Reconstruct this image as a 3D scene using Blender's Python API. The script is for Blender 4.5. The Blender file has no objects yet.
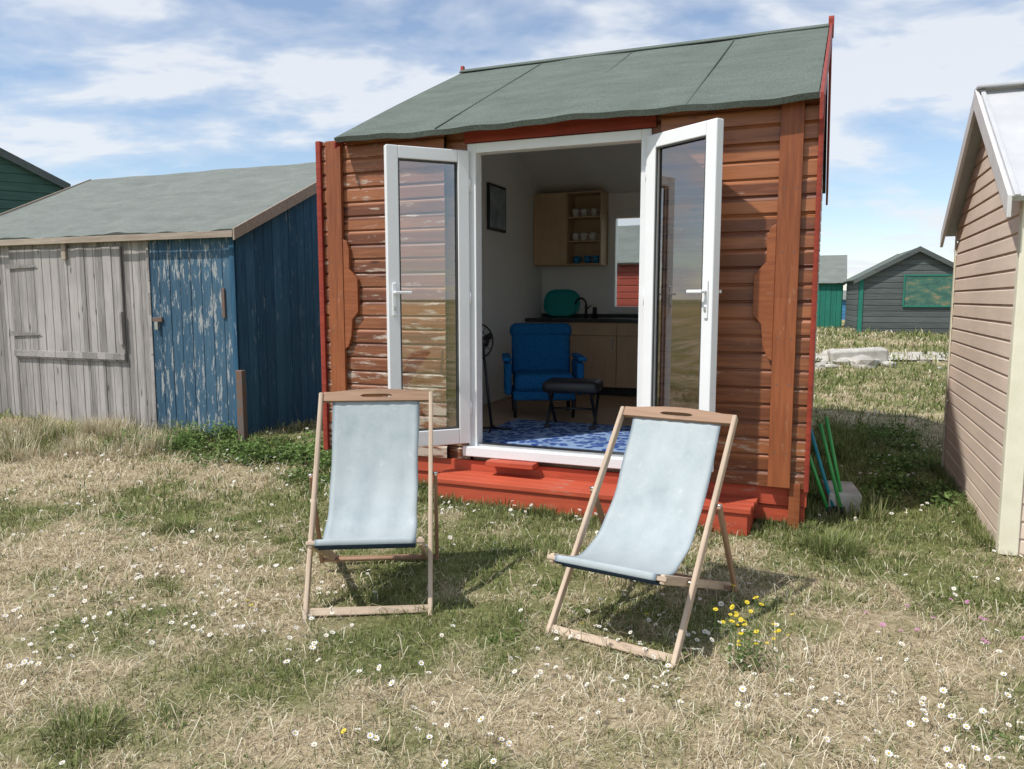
import bpy, math, random, bmesh
import numpy as np
from mathutils import Vector, Matrix
random.seed(7); rng=np.random.default_rng(7)
R=math.radians
scene=bpy.context.scene
COL=scene.collection

# ------------------------------------------------------------ materials
def newmat(name):
    m=bpy.data.materials.new(name); m.use_nodes=True
    nt=m.node_tree; nt.nodes.clear()
    out=nt.nodes.new('ShaderNodeOutputMaterial'); b=nt.nodes.new('ShaderNodeBsdfPrincipled')
    nt.links.new(b.outputs[0],out.inputs[0])
    return m,nt,b,out
def N(nt,t,**k):
    n=nt.nodes.new(t)
    for a,v in k.items(): setattr(n,a,v)
    return n
def rgba(c): return (c[0],c[1],c[2],1)
def ramp(nt,src,stops):
    r=N(nt,'ShaderNodeValToRGB'); e=r.color_ramp.elements
    e[0].position=stops[0][0]; e[0].color=rgba(stops[0][1])
    e[1].position=stops[-1][0]; e[1].color=rgba(stops[-1][1])
    for p,c in stops[1:-1]:
        x=e.new(p); x.color=rgba(c)
    nt.links.new(src,r.inputs[0]); return r.outputs[0]
def noise(nt,scale,stretch=(1,1,1),detail=4,rough=.6,offs=(0,0,0)):
    tc=N(nt,'ShaderNodeTexCoord'); mp=N(nt,'ShaderNodeMapping')
    mp.inputs['Scale'].default_value=stretch; mp.inputs['Location'].default_value=offs
    nt.links.new(tc.outputs['Object'],mp.inputs['Vector'])
    n=N(nt,'ShaderNodeTexNoise'); n.inputs['Scale'].default_value=scale
    n.inputs['Detail'].default_value=detail; n.inputs['Roughness'].default_value=rough
    nt.links.new(mp.outputs[0],n.inputs['Vector']); return n.outputs['Fac']
def mixc(nt,fac,a,b,mode='MIX'):
    m=N(nt,'ShaderNodeMix',data_type='RGBA',blend_type=mode)
    for s,i in ((fac,0),(a,6),(b,7)):
        if isinstance(s,(int,float)): m.inputs[i].default_value=s
        elif isinstance(s,tuple): m.inputs[i].default_value=rgba(s)
        else: nt.links.new(s,m.inputs[i])
    return m.outputs[2]
def bump(nt,b,src,strength,dist=.01):
    bp=N(nt,'ShaderNodeBump'); bp.inputs['Strength'].default_value=strength; bp.inputs['Distance'].default_value=dist
    nt.links.new(src,bp.inputs['Height']); nt.links.new(bp.outputs[0],b.inputs['Normal'])
def M(name,c1,c2=None,scale=8,stretch=(1,1,1),rough=.6,bmp=0,metal=0,spec=.5,lo=.35,hi=.65):
    m,nt,b,o=newmat(name)
    b.inputs['Roughness'].default_value=rough; b.inputs['Metallic'].default_value=metal
    b.inputs['Specular IOR Level'].default_value=spec
    if c2 is None: c2=tuple(x*.85 for x in c1)
    n=noise(nt,scale,stretch)
    nt.links.new(ramp(nt,n,[(lo,c1),(hi,c2)]),b.inputs['Base Color'])
    if bmp: bump(nt,b,n,bmp)
    return m
def planks(name,c1,c2,axis='Z',pitch=.11,grain='X',wear=None,wlo=.6,whi=.66,wscale=6,rough=.65,bmp=.3,vary=.5,spec=.3,wstretch=None,low=None,knots=False):
    """stained / painted timber: per-board tone, grain along one axis, knots, optional worn patches"""
    m,nt,b,o=newmat(name); b.inputs['Roughness'].default_value=rough; b.inputs['Specular IOR Level'].default_value=spec
    st={'X':(1,14,14),'Y':(14,1,14),'Z':(14,14,1)}[grain]
    g=noise(nt,3.0,st,5,.65)
    tc=N(nt,'ShaderNodeTexCoord'); sp=N(nt,'ShaderNodeSeparateXYZ'); nt.links.new(tc.outputs['Object'],sp.inputs[0])
    d=N(nt,'ShaderNodeMath',operation='DIVIDE'); nt.links.new(sp.outputs[axis],d.inputs[0]); d.inputs[1].default_value=pitch
    f=N(nt,'ShaderNodeMath',operation='FLOOR'); nt.links.new(d.outputs[0],f.inputs[0])
    w=N(nt,'ShaderNodeTexWhiteNoise',noise_dimensions='1D'); nt.links.new(f.outputs[0],w.inputs['W'])
    ml=N(nt,'ShaderNodeMath',operation='MULTIPLY_ADD'); nt.links.new(w.outputs['Value'],ml.inputs[0]); ml.inputs[1].default_value=vary*.5; ml.inputs[2].default_value=-vary*.25
    ad=N(nt,'ShaderNodeMath',operation='ADD'); nt.links.new(ml.outputs[0],ad.inputs[0]); nt.links.new(g,ad.inputs[1])
    col=ramp(nt,ad.outputs[0],[(.3,c1),(.7,c2)])
    big=noise(nt,1.3,(1,1,1),3,.6,(3,1,7))
    col=mixc(nt,ramp(nt,big,[(.3,(0,0,0)),(.75,(.45,.45,.45))]),col,tuple(x*.55 for x in c1))
    if knots:
        mp=N(nt,'ShaderNodeMapping'); mp.inputs['Scale'].default_value={'X':(2.2,0,8.9),'Z':(8.9,0,2.2)}[grain]; nt.links.new(tc.outputs['Object'],mp.inputs[0])
        vo=N(nt,'ShaderNodeTexVoronoi',feature='F1'); vo.inputs['Scale'].default_value=1; nt.links.new(mp.outputs[0],vo.inputs['Vector'])
        col=mixc(nt,ramp(nt,vo.outputs['Distance'],[(.05,(.85,.85,.85)),(.13,(0,0,0))]),col,tuple(x*.3 for x in c2))
    if wear:
        ws=wstretch or {'X':(1,5,5),'Y':(5,1,5),'Z':(5,5,1)}[grain]
        wn=noise(nt,wscale,ws,7,.7,(5,2,9))
        if low:
            mr=N(nt,'ShaderNodeMapRange'); mr.inputs[1].default_value=low[0]; mr.inputs[2].default_value=low[1]; mr.inputs[3].default_value=low[2]; mr.inputs[4].default_value=0
            nt.links.new(sp.outputs['Z'],mr.inputs[0]); a2=N(nt,'ShaderNodeMath',operation='ADD'); nt.links.new(mr.outputs[0],a2.inputs[0]); nt.links.new(wn,a2.inputs[1]); wn=a2.outputs[0]
        col=mixc(nt,ramp(nt,wn,[(wlo,(0,0,0)),(whi,(1,1,1))]),col,wear)
    nt.links.new(col,b.inputs['Base Color'])
    if bmp: bump(nt,b,g,bmp,.006)
    return m

m_brown=planks('stained_lap',(.37,.135,.052),(.155,.050,.022),'Z',.112,'X',wear=(.46,.34,.26),wlo=.63,whi=.72,wscale=4,vary=1.1,rough=.40,spec=.5,low=(.3,1.3,.09),knots=True)
m_brownworn=planks('stained_lap_worn',(.34,.125,.052),(.14,.045,.022),'Z',.112,'X',wear=(.50,.41,.34),wlo=.58,whi=.67,wscale=4,vary=1.1,rough=.48,spec=.45,low=(.4,1.7,.11),knots=True)
m_brownv=planks('stained_trim',(.35,.115,.045),(.19,.055,.025),'X',5,'X',wear=(.44,.30,.21),wlo=.63,whi=.72,wscale=3,rough=.42)
m_redtrim=planks('red_trim',(.36,.055,.03),(.2,.03,.02),'X',5,'X',wear=(.3,.18,.14),wlo=.66,whi=.72,wscale=3,rough=.5)
m_redstep=planks('red_painted_step',(.56,.105,.05),(.40,.065,.035),'X',5,'X',wear=(.38,.23,.17),wlo=.60,whi=.70,wscale=3,rough=.6)
m_grey=planks('weathered_grey',(.46,.43,.41),(.21,.195,.185),'X',.125,'Z',wear=(.10,.09,.085),wlo=.66,whi=.74,wscale=4,vary=.8,rough=.85,spec=.1,knots=True)
m_blue=planks('peeling_blue',(.075,.15,.22),(.035,.08,.13),'X',.15,'Z',wear=(.34,.36,.36),wlo=.55,whi=.60,wscale=5,vary=.6,rough=.8,spec=.15)
m_blueside=planks('blue_side',(.05,.14,.23),(.022,.07,.13),'X',.15,'Z',wear=(.2,.26,.3),wlo=.60,whi=.70,wscale=4,vary=.6,rough=.8,spec=.15)
m_pink=planks('peach_shiplap',(.86,.71,.58),(.78,.62,.50),'Z',.105,'X',vary=.35,rough=.55,bmp=.1)
m_cream=M('cream_trim',(.82,.78,.62),(.74,.70,.54),6,rough=.6)
m_greenlap=M('green_lap',(.05,.12,.09),(.03,.08,.06),3,(1,1,8),rough=.7)
m_teal=planks('teal_lap',(.03,.24,.17),(.02,.16,.12),'X',.15,'Z',rough=.7)
m_dark=planks('dark_lap',(.13,.15,.145),(.075,.085,.085),'Z',.15,'X',rough=.8)
m_bluehut=planks('blue_lap',(.07,.24,.45),(.05,.18,.36),'Z',.15,'X',rough=.7)
m_redhut=planks('red_lap',(.42,.08,.05),(.30,.05,.03),'Z',.12,'X',rough=.7)
m_core=M('dark_gap',(.02,.018,.016),rough=.95,spec=0)
m_white=M('white_upvc',(.82,.83,.84),(.78,.79,.80),3,rough=.3)
m_wall=M('white_wall',(.86,.85,.83),(.83,.82,.80),3,rough=.8)
m_rubber=M('black_seal',(.06,.06,.06),rough=.6)
m_steel=M('steel',(.6,.6,.6),rough=.3,metal=1)
m_iron=M('rusty_iron',(.12,.11,.11),(.17,.09,.05),14,rough=.7)
m_hinge=M('galvanised_hinge',(.26,.26,.26),(.18,.15,.13),14,rough=.7)
m_black=M('black_plastic',(.015,.015,.017),rough=.45)
m_beech=planks('kitchen_beech',(.66,.48,.31),(.58,.40,.25),'X',5,'Z',rough=.45,bmp=.05,vary=.1)
m_carcass=M('cabinet_inside',(.45,.31,.20),rough=.6)
m_top=M('dark_worktop',(.03,.03,.032),(.06,.06,.06),60,rough=.25)
m_armblue=M('blue_upholstery',(.02,.17,.42),(.015,.12,.32),40,rough=.9,bmp=.3,spec=.1)
m_tealp=M('teal_plastic',(.01,.40,.40),rough=.35)
m_mugw=M('white_china',(.80,.80,.78),rough=.2)
m_mugb=M('blue_china',(.03,.25,.5),rough=.2)
m_chairwood=planks('deckchair_timber',(.62,.49,.37),(.42,.31,.22),'X',5,'X',wear=(.24,.18,.14),wlo=.60,whi=.72,wscale=4,rough=.75,bmp=.3)
m_chairwood2=planks('deckchair_timber_dark',(.40,.25,.16),(.27,.16,.10),'X',5,'X',rough=.65,bmp=.3)
m_navy=M('navy_canvas',(.045,.07,.11),(.03,.05,.09),30,rough=.9,spec=.1)
m_stone=M('pale_stone',(.56,.54,.49),(.38,.36,.32),5,rough=.95,bmp=.6,spec=.1)
m_path=M('gravel_path',(.56,.53,.47),(.42,.39,.34),12,rough=.95,bmp=.5,spec=.1)
m_greenpole=M('green_plastic_pole',(.06,.40,.10),rough=.4)
m_cyanpole=M('cyan_plastic_pole',(.02,.28,.36),rough=.4)
m_metalroof=M('grey_metal_roof',(.56,.56,.57),(.48,.49,.50),3,rough=.45)
m_barge=M('grey_white_barge',(.68,.67,.65),(.58,.57,.56),5,rough=.6)

def felt(name,c):
    m,nt,b,o=newmat(name); b.inputs['Roughness'].default_value=.95; b.inputs['Specular IOR Level'].default_value=.15
    f=noise(nt,110,(1,1,1),4,.8); g=noise(nt,2.2,(1,2.5,1),6,.7,(4,4,4))
    a=ramp(nt,f,[(.32,tuple(x*.42 for x in c)),(.5,c),(.68,tuple(x*1.55 for x in c))])
    a=mixc(nt,ramp(nt,g,[(.35,(0,0,0)),(.72,(.6,.6,.6))]),a,(c[0]*.55,c[1]*.55,c[2]*.55))
    s=noise(nt,22,(1,1,1),6,.75,(1,8,2))
    a=mixc(nt,ramp(nt,s,[(.62,(0,0,0)),(.72,(.6,.6,.6))]),a,(.32,.32,.28))
    nt.links.new(a,b.inputs['Base Color']); bump(nt,b,f,.6,.006); return m
m_felt=felt('green_mineral_felt',(.145,.172,.150))
m_felt2=felt('grey_mineral_felt',(.21,.23,.21))
m_feltseam=M('felt_seam',(.10,.115,.105),rough=.95)

def canvas():
    m,nt,b,o=newmat('faded_blue_canvas'); b.inputs['Roughness'].default_value=.9; b.inputs['Specular IOR Level'].default_value=.1
    w=noise(nt,300,(1,1,1),2,.5); g=noise(nt,5,(1,.6,1),6,.65)
    a=ramp(nt,g,[(.3,(.50,.55,.56)),(.55,(.43,.485,.50)),(.75,(.34,.40,.425))])
    a=mixc(nt,.22,a,w,'MULTIPLY')
    s=noise(nt,14,(1,1,1),5,.7,(2,2,2))
    a=mixc(nt,ramp(nt,s,[(.60,(0,0,0)),(.75,(.5,.5,.5))]),a,(.60,.61,.58))
    tc=N(nt,'ShaderNodeTexCoord'); sp=N(nt,'ShaderNodeSeparateXYZ'); nt.links.new(tc.outputs['Object'],sp.inputs[0])
    ab=N(nt,'ShaderNodeMath',operation='ABSOLUTE'); nt.links.new(sp.outputs['X'],ab.inputs[0])
    a=mixc(nt,ramp(nt,ab.outputs[0],[(.212,(0,0,0)),(.226,(.75,.75,.75))]),a,(.15,.21,.26))
    # ingrained dirt where the cloth wraps the front bar
    s2=noise(nt,9,(1,1,1),5,.75,(6,3,1)); z2=N(nt,'ShaderNodeMath',operation='MULTIPLY_ADD'); nt.links.new(sp.outputs['Z'],z2.inputs[0]); z2.inputs[1].default_value=-3.2; z2.inputs[2].default_value=1.25
    z3=N(nt,'ShaderNodeMath',operation='MULTIPLY',use_clamp=True); nt.links.new(z2.outputs[0],z3.inputs[0]); nt.links.new(s2,z3.inputs[1])
    a=mixc(nt,ramp(nt,z3.outputs[0],[(.0,(0,0,0)),(.16,(.6,.6,.6))]),a,(.27,.30,.31))
    nt.links.new(a,b.inputs['Base Color']); bump(nt,b,w,.25,.002); return m
m_canvas=canvas()

def glassmat():
    m,nt,b,o=newmat('window_glass'); nt.nodes.remove(b)
    t=N(nt,'ShaderNodeBsdfTransparent'); t.inputs[0].default_value=(.88,.92,.91,1)
    g=N(nt,'ShaderNodeBsdfGlossy'); g.inputs['Roughness'].default_value=.015; g.inputs[0].default_value=(1,1,1,1)
    fr=N(nt,'ShaderNodeFresnel'); fr.inputs[0].default_value=2.7
    mx=N(nt,'ShaderNodeMixShader'); nt.links.new(fr.outputs[0],mx.inputs[0]); nt.links.new(t.outputs[0],mx.inputs[1]); nt.links.new(g.outputs[0],mx.inputs[2])
    nt.links.new(mx.outputs[0],o.inputs[0]); return m
m_glass=glassmat()
def rugmat():
    m,nt,b,o=newmat('blue_patterned_rug'); b.inputs['Roughness'].default_value=.95
    tc=N(nt,'ShaderNodeTexCoord'); v=N(nt,'ShaderNodeTexVoronoi',feature='F1'); v.inputs['Scale'].default_value=14; v.inputs['Randomness'].default_value=.8
    nt.links.new(tc.outputs['Object'],v.inputs['Vector'])
    nt.links.new(ramp(nt,v.outputs['Distance'],[(.0,(.3,.36,.45)),(.16,(.02,.07,.28)),(.42,(.015,.05,.20)),(.6,(.20,.30,.48))]),b.inputs['Base Color']); return m
m_rug=rugmat()
def muralmat():
    m,nt,b,o=newmat('green_mural'); b.inputs['Roughness'].default_value=.8
    n=noise(nt,4,(1,1,2),4)
    nt.links.new(ramp(nt,n,[(.35,(.04,.11,.09)),(.5,(.06,.16,.12)),(.6,(.12,.18,.11)),(.7,(.30,.22,.14))]),b.inputs['Base Color']); return m
m_mural=muralmat()

# ------------------------------------------------------------ mesh helpers
def E(name,loc=(0,0,0),rz=0,parent=None):
    e=bpy.data.objects.new(name,None); e.location=loc; e.rotation_euler=(0,0,rz); COL.objects.link(e)
    e.empty_display_size=.2
    if parent: e.parent=parent
    return e
def O(name,verts,faces,mat,parent=None,loc=(0,0,0),rot=(0,0,0),smooth=False,bevel=0,seg=2):
    me=bpy.data.meshes.new(name); me.from_pydata([tuple(v) for v in verts],[],faces); me.update()
    mats=mat if isinstance(mat,list) else [mat]
    for x in mats: me.materials.append(x)
    if smooth:
        for p in me.polygons: p.use_smooth=True
    o=bpy.data.objects.new(name,me); COL.objects.link(o); o.location=loc; o.rotation_euler=rot
    if parent: o.parent=parent
    if bevel:
        b=o.modifiers.new('b','BEVEL'); b.width=bevel; b.segments=seg; b.limit_method='ANGLE'
    return o
BF=[(0,3,2,1),(4,5,6,7),(0,1,5,4),(1,2,6,5),(2,3,7,6),(3,0,4,7)]
def bv(s):
    a,b,c=s[0]/2,s[1]/2,s[2]/2
    return [(-a,-b,-c),(a,-b,-c),(a,b,-c),(-a,b,-c),(-a,-b,c),(a,-b,c),(a,b,c),(-a,b,c)]
def box(name,c,s,mat,parent=None,rot=(0,0,0),bevel=.004,seg=2,smooth=False):
    return O(name,bv(s),BF,mat,parent,c,rot,smooth,bevel,seg)
def box2(name,a,b,mat,parent=None,bevel=.004,**k):
    c=[(a[i]+b[i])/2 for i in range(3)]; s=[abs(b[i]-a[i]) for i in range(3)]
    return box(name,c,s,mat,parent,bevel=bevel,**k)
def pane(name,xa,xb,y,za,zb,parent):
    return O(name,[(xa,y,za),(xb,y,za),(xb,y,zb),(xa,y,zb)],[(0,1,2,3)],m_glass,parent)
def beam(name,p1,p2,w,t,mat,parent=None,side=(1,0,0),bevel=.004):
    """bar from p1 to p2; width w measured along 'side', thickness t across it"""
    p1=Vector(p1);p2=Vector(p2);x=(p2-p1);L=x.length;x.normalize()
    s=Vector(side); y=(s-x*s.dot(x)).normalized(); z=x.cross(y)
    o=O(name,bv((L,w,t)),BF,mat,parent,bevel=bevel)
    m=Matrix((x,y,z)).transposed().to_4x4(); m.translation=(p1+p2)/2
    o.matrix_local=m; return o
def cyl(name,p1,p2,r,mat,parent=None,n=16,r2=None,smooth=True):
    p1=Vector(p1);p2=Vector(p2);z=(p2-p1);L=z.length
    r2=r if r2 is None else r2
    v=[];f=[]
    for k,(rr,h) in enumerate(((r,0),(r2,L))):
        for i in range(n):
            a=2*math.pi*i/n; v.append((rr*math.cos(a),rr*math.sin(a),h))
    for i in range(n): f.append((i,(i+1)%n,n+(i+1)%n,n+i))
    f.append(tuple(range(n-1,-1,-1))); f.append(tuple(range(n,2*n)))
    o=O(name,v,f,mat,parent)
    for p in list(o.data.polygons)[:n]: p.use_smooth=smooth
    q=z.normalized().to_track_quat('Z','Y'); o.rotation_mode='QUATERNION'; o.rotation_quaternion=q; o.location=p1
    return o
def torus(name,c,R1,r1,mat,parent=None,rot=(0,0,0),n=28,k=8):
    v=[];f=[]
    for i in range(n):
        a=2*math.pi*i/n
        for j in range(k):
            b=2*math.pi*j/k; v.append(((R1+r1*math.cos(b))*math.cos(a),(R1+r1*math.cos(b))*math.sin(a),r1*math.sin(b)))
    for i in range(n):
        for j in range(k): f.append((i*k+j,((i+1)%n)*k+j,((i+1)%n)*k+(j+1)%k,i*k+(j+1)%k))
    return O(name,v,f,mat,parent,c,rot,True)
def prism(name,pts,vec,mat,parent=None,bevel=0,loc=(0,0,0),rot=(0,0,0)):
    n=len(pts); v=[Vector(p) for p in pts]+[Vector(p)+Vector(vec) for p in pts]
    f=[tuple(range(n)),tuple(range(2*n-1,n-1,-1))]+[(i,n+i,n+(i+1)%n,(i+1)%n) for i in range(n)]
    o=O(name,v,f,mat,parent,loc,rot,bevel=bevel)
    bm=bmesh.new(); bm.from_mesh(o.data); bmesh.ops.recalc_face_normals(bm,faces=bm.faces); bm.to_mesh(o.data); bm.free()
    return o
def lap(name,u0,u1,z0,z1,mat,parent,pitch=.112,d=.018,loc=(0,0,0),rot=(0,0,0),style='flat',jit=0):
    """horizontal lap siding in local XZ facing -Y. u0/u1 are functions of z or numbers"""
    f0=u0 if callable(u0) else (lambda z:u0); f1=u1 if callable(u1) else (lambda z:u1)
    prof={'flat':[(0,-d*.25),(.015,-d*.97),(.05,-d),(.74,-d),(.80,-d*.92),(.87,-d*.55),(.92,-d*.2),(.985,-d*.12)],
          'ship':[(0,-d*.2),(.02,-d),(.8,-d*.8),(.93,-d*.35),(.985,-d*.15)]}[style]
    v=[];f=[]; n=max(1,int(math.ceil((z1-z0)/pitch)))
    for i in range(n):
        j0=random.uniform(-jit,jit)
        for (fz,y) in prof:
            z=min(z0+(i+fz)*pitch,z1)
            v.append((f0(z),y+j0,z)); v.append((f1(z),y+j0+random.uniform(-jit,jit)*.5,z))
    z=z1; v.append((f0(z),-.002,z)); v.append((f1(z),-.002,z))
    for k in range(len(v)//2-1): f.append((2*k,2*k+1,2*k+3,2*k+2))
    return O(name,v,f,mat,parent,loc,rot)
def vpl(name,u0,u1,z0,ztop,mat,parent,pitch=.125,d=.02,loc=(0,0,0),rot=(0,0,0),gap=.005,jz=0):
    ft=ztop if callable(ztop) else (lambda u:ztop)
    v=[];f=[]; n=max(1,round((u1-u0)/pitch)); p=(u1-u0)/n
    for i in range(n):
        a=u0+i*p+gap/2; b=u0+(i+1)*p-gap/2; y=-d+random.uniform(-.003,.003); q=len(v); zz=z0+random.uniform(-jz,jz)
        ch=.004
        v+=[(a,0,zz),(a,y+ch,zz),(a+ch,y,zz),(b-ch,y,zz),(b,y+ch,zz),(b,0,zz)]
        v+=[(a,0,ft(a)),(a,y+ch,ft(a)),(a+ch,y,ft(a)),(b-ch,y,ft(b)),(b,y+ch,ft(b)),(b,0,ft(b))]
        for k in range(5): f.append((q+k,q+k+1,q+k+7,q+k+6))
        f.append((q+5,q+4,q+3,q+2,q+1,q)); f.append((q+6,q+7,q+8,q+9,q+10,q+11))
    return O(name,v,f,mat,parent,loc,rot)
def roof(name,X0,X1,ya,za,yb,zb,mat,parent,th=.04,wob=.006,n=60,k=12):
    """felt sheet from eave (ya,za) to ridge (yb,zb)"""
    v=[];f=[]
    for i in range(n+1):
        x=X0+(X1-X0)*i/n
        for j in range(k+1):
            t=j/k
            w=wob*(math.sin(x*3.1+t*2)+.6*math.sin(x*7.7+t*5+1)+.5*math.sin(x*17+3)*(1-t)) 
            v.append((x,ya+(yb-ya)*t,za+(zb-za)*t+w*(1 if j<k else .5)))
    for i in range(n):
        for j in range(k):
            q=i*(k+1)+j; fc=(q,q+k+1,q+k+2,q+1); f.append(fc if yb>ya else fc[::-1])
    o=O(name,v,f,mat,parent,smooth=True)
    s=o.modifiers.new('s','SOLIDIFY'); s.thickness=th; s.offset=-1
    e=o.modifiers.new('e','EDGE_SPLIT'); e.split_angle=R(40)
    return o
def ico(seed,r,squash=(1,1,1)):
    bm=bmesh.new(); bmesh.ops.create_icosphere(bm,subdivisions=2,radius=r)
    rr=random.Random(seed)
    ph=[rr.uniform(0,6) for _ in range(6)]
    for v in bm.verts:
        c=v.co/r; k=1+.16*math.sin(3*c.x+ph[0])+.14*math.sin(4*c.y+ph[1])+.12*math.sin(4*c.z+ph[2])+.05*math.sin(9*c.x+ph[3]*c.y)
        v.co=Vector((c.x*squash[0],c.y*squash[1],c.z*squash[2]))*r*k
    vs=[v.co.copy() for v in bm.verts]; fs=[tuple(v.index for v in f.verts) for f in bm.faces]; bm.free()
    return vs,fs

# ------------------------------------------------------------ terrain
TAB=rng.random((256,256))
def vn(x,y,s=0):
    x=np.asarray(x,float)+s*17.3; y=np.asarray(y,float)+s*9.1
    xi=np.floor(x).astype(int); yi=np.floor(y).astype(int); fx=x-xi; fy=y-yi
    fx=fx*fx*(3-2*fx); fy=fy*fy*(3-2*fy)
    a=TAB[xi%256,yi%256];b=TAB[(xi+1)%256,yi%256];c=TAB[xi%256,(yi+1)%256];d=TAB[(xi+1)%256,(yi+1)%256]
    return (a*(1-fx)+b*fx)*(1-fy)+(c*(1-fx)+d*fx)*fy
def gz(x,y):
    x=np.asarray(x,float); y=np.asarray(y,float)
    t=np.clip((y-9)/12,0,1); r=.62*t*t*(3-2*t)
    near=np.clip((np.abs(x)+np.abs(y-4))/4-1,0,1)
    return r+(vn(x*.9,y*.9,1)-.5)*.06*(.4+near)+(vn(x*4,y*4,2)-.5)*.025
BL=[(-4.0,6.7,1.2,.8,.6),(-1.8,4.4,.9,.45,.38),(-2.8,4.3,.9,.5,.15),(-.9,2.5,.6,.4,.4),(.2,2.75,.5,.3,.3),(1.25,2.6,.8,.45,.4),
    (1.8,3.3,.7,.4,.3),(1.1,3.9,.4,.3,.25),(-.6,3.0,.35,.3,-.25),(-.1,4.4,.7,.6,-.25),(3.0,7.0,1.4,1.6,-.5),(2.5,4.9,.9,.8,-.30),
    (-1.5,2.5,.3,.2,-.3),(-2.4,7.5,1.0,.7,-.6),(5,11,3,3,-.05),(-2.4,3.1,.6,.4,.2),(-.9,5.4,.8,.6,-.25),(2.9,3.6,.6,.4,-.05)]
def dry(x,y):
    x=np.asarray(x,float);y=np.asarray(y,float)
    d=np.full(x.shape,.42)
    for bx,by,rx,ry,a in BL: d=d+a*np.exp(-(((x-bx)/rx)**2+((y-by)/ry)**2))
    d=d+(vn(x*1.7,y*1.7,3)-.5)*.6+(vn(x*5.5,y*5.5,4)-.5)*.6+(vn(x*14,y*14,5)-.5)*.4
    return np.clip(d,0,1)
def npmesh(name,V,loops,starts,cols,mat):
    me=bpy.data.meshes.new(name); me.vertices.add(len(V)); me.vertices.foreach_set('co',V.astype(np.float32).ravel())
    me.loops.add(len(loops)); me.loops.foreach_set('vertex_index',loops.astype(np.int32))
    me.polygons.add(len(starts)); me.polygons.foreach_set('loop_start',starts.astype(np.int32))
    me.materials.append(mat)
    me.update(calc_edges=True)
    if cols is not None:
        a=me.color_attributes.new('Col','FLOAT_COLOR','POINT')
        c=np.ones((len(V),4),np.float32); c[:,:3]=cols; a.data.foreach_set('color',c.ravel())
    o=bpy.data.objects.new(name,me); COL.objects.link(o)
    return o
def geo(a,b,n,first):
    t=np.linspace(0,1,n+1)[1:]; L=abs(b-a); k=np.log(L/first)
    return a+np.sign(b-a)*first*np.exp(k*t)
xs=np.concatenate([geo(-9,-4000,40,.1)[::-1],np.arange(-9,12,.06),geo(12,4000,40,.1)])
ys=np.concatenate([geo(.8,-4000,30,.1)[::-1],np.arange(.8,14,.06),geo(14,5000,70,.1)])
GX,GY=np.meshgrid(xs,ys,indexing='ij')
V=np.stack([GX.ravel(),GY.ravel(),gz(GX,GY).ravel()],1)
nx,ny=len(xs),len(ys)
ii,jj=np.meshgrid(np.arange(nx-1),np.arange(ny-1),indexing='ij'); q=(ii*ny+jj).ravel()
loops=np.stack([q,q+ny,q+ny+1,q+1],1).ravel()
dd=dry(GX,GY).ravel()
cols=np.stack([dd,dd,dd],1)
def groundmat():
    m,nt,b,o=newmat('grassy_ground'); b.inputs['Roughness'].default_value=1; b.inputs['Specular IOR Level'].default_value=0
    at=N(nt,'ShaderNodeAttribute',attribute_name='Col')
    f=noise(nt,38,(1,1,1),5,.75); g=noise(nt,1.1,(1,1,1),4,.65)
    ga=ramp(nt,f,[(.3,(.12,.125,.045)),(.55,(.22,.235,.095)),(.75,(.36,.34,.17))])
    dr=ramp(nt,f,[(.3,(.25,.19,.115)),(.5,(.48,.39,.25)),(.72,(.66,.57,.40))])
    mm=N(nt,'ShaderNodeMath',operation='MULTIPLY_ADD'); nt.links.new(g,mm.inputs[0]); mm.inputs[1].default_value=.7
    sb=N(nt,'ShaderNodeMath',operation='SUBTRACT'); nt.links.new(at.outputs['Fac'],sb.inputs[0]); sb.inputs[1].default_value=.35
    nt.links.new(sb.outputs[0],mm.inputs[2])
    c=mixc(nt,ramp(nt,mm.outputs[0],[(.2,(0,0,0)),(.75,(1,1,1))]),ga,dr)
    nt.links.new(c,b.inputs['Base Color']); bump(nt,b,f,.9,.03); return m
npmesh('ground',V,loops,np.arange(0,len(loops),4),cols,groundmat())

# ------------------------------------------------------------ hut frame
RZ=R(-22.5); OX,OY=1.945,5.02; cx,sx=math.cos(RZ),math.sin(RZ)
def H(X,Y,z=0): return (OX+cx*X-sx*Y,OY+sx*X+cx*Y,z)

# =============================================================== MAIN HUT
hut=E('wooden_beach_hut',(OX,OY,0),RZ)
XL,XR,D=-3.42,-.05,4.1
rg=3.84; sl=(rg-2.74)/2.285
def ru(Y): # roof underside height
    return 2.74+sl*(min(Y,D-Y)+.24)-.05
box2('floor',(XL+.03,.03,.24),(XR-.03,D-.03,.36),m_carcass,hut)
for i,(a,b) in enumerate([(XL+.02,XL+.14),(-1.8,-1.68),(XR-.16,XR-.04)]):
    box2('bearer_%d'%i,(a,.02,-.1),(b,D-.02,.238),m_brownv,hut)
dx0,dx1=-2.45,-1.06
def liner(name,pts,vec): return prism(name,pts,vec,m_wall,hut)
zf=.36
liner('left_lining',[(XL+.04,.03,zf),(XL+.04,D-.03,zf),(XL+.04,D-.03,ru(D)),(XL+.04,D/2,ru(D/2)),(XL+.04,.03,ru(.0))],(.02,0,0))
liner('right_lining',[(XR-.06,.03,zf),(XR-.06,D-.03,zf),(XR-.06,D-.03,ru(D)),(XR-.06,D/2,ru(D/2)),(XR-.06,.03,ru(.0))],(.02,0,0))
box2('front_lining_l',(XL+.062,.03,zf),(dx0-.002,.05,2.79),m_wall,hut,bevel=0)
box2('front_lining_r',(dx1+.002,.03,zf),(XR-.062,.05,2.79),m_wall,hut,bevel=0)
box2('front_lining_top',(dx0,.03,2.66),(dx1,.05,2.79),m_wall,hut,bevel=0)
wx0,wx1,wz0,wz1=-2.47,-1.55,1.33,2.58
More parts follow.
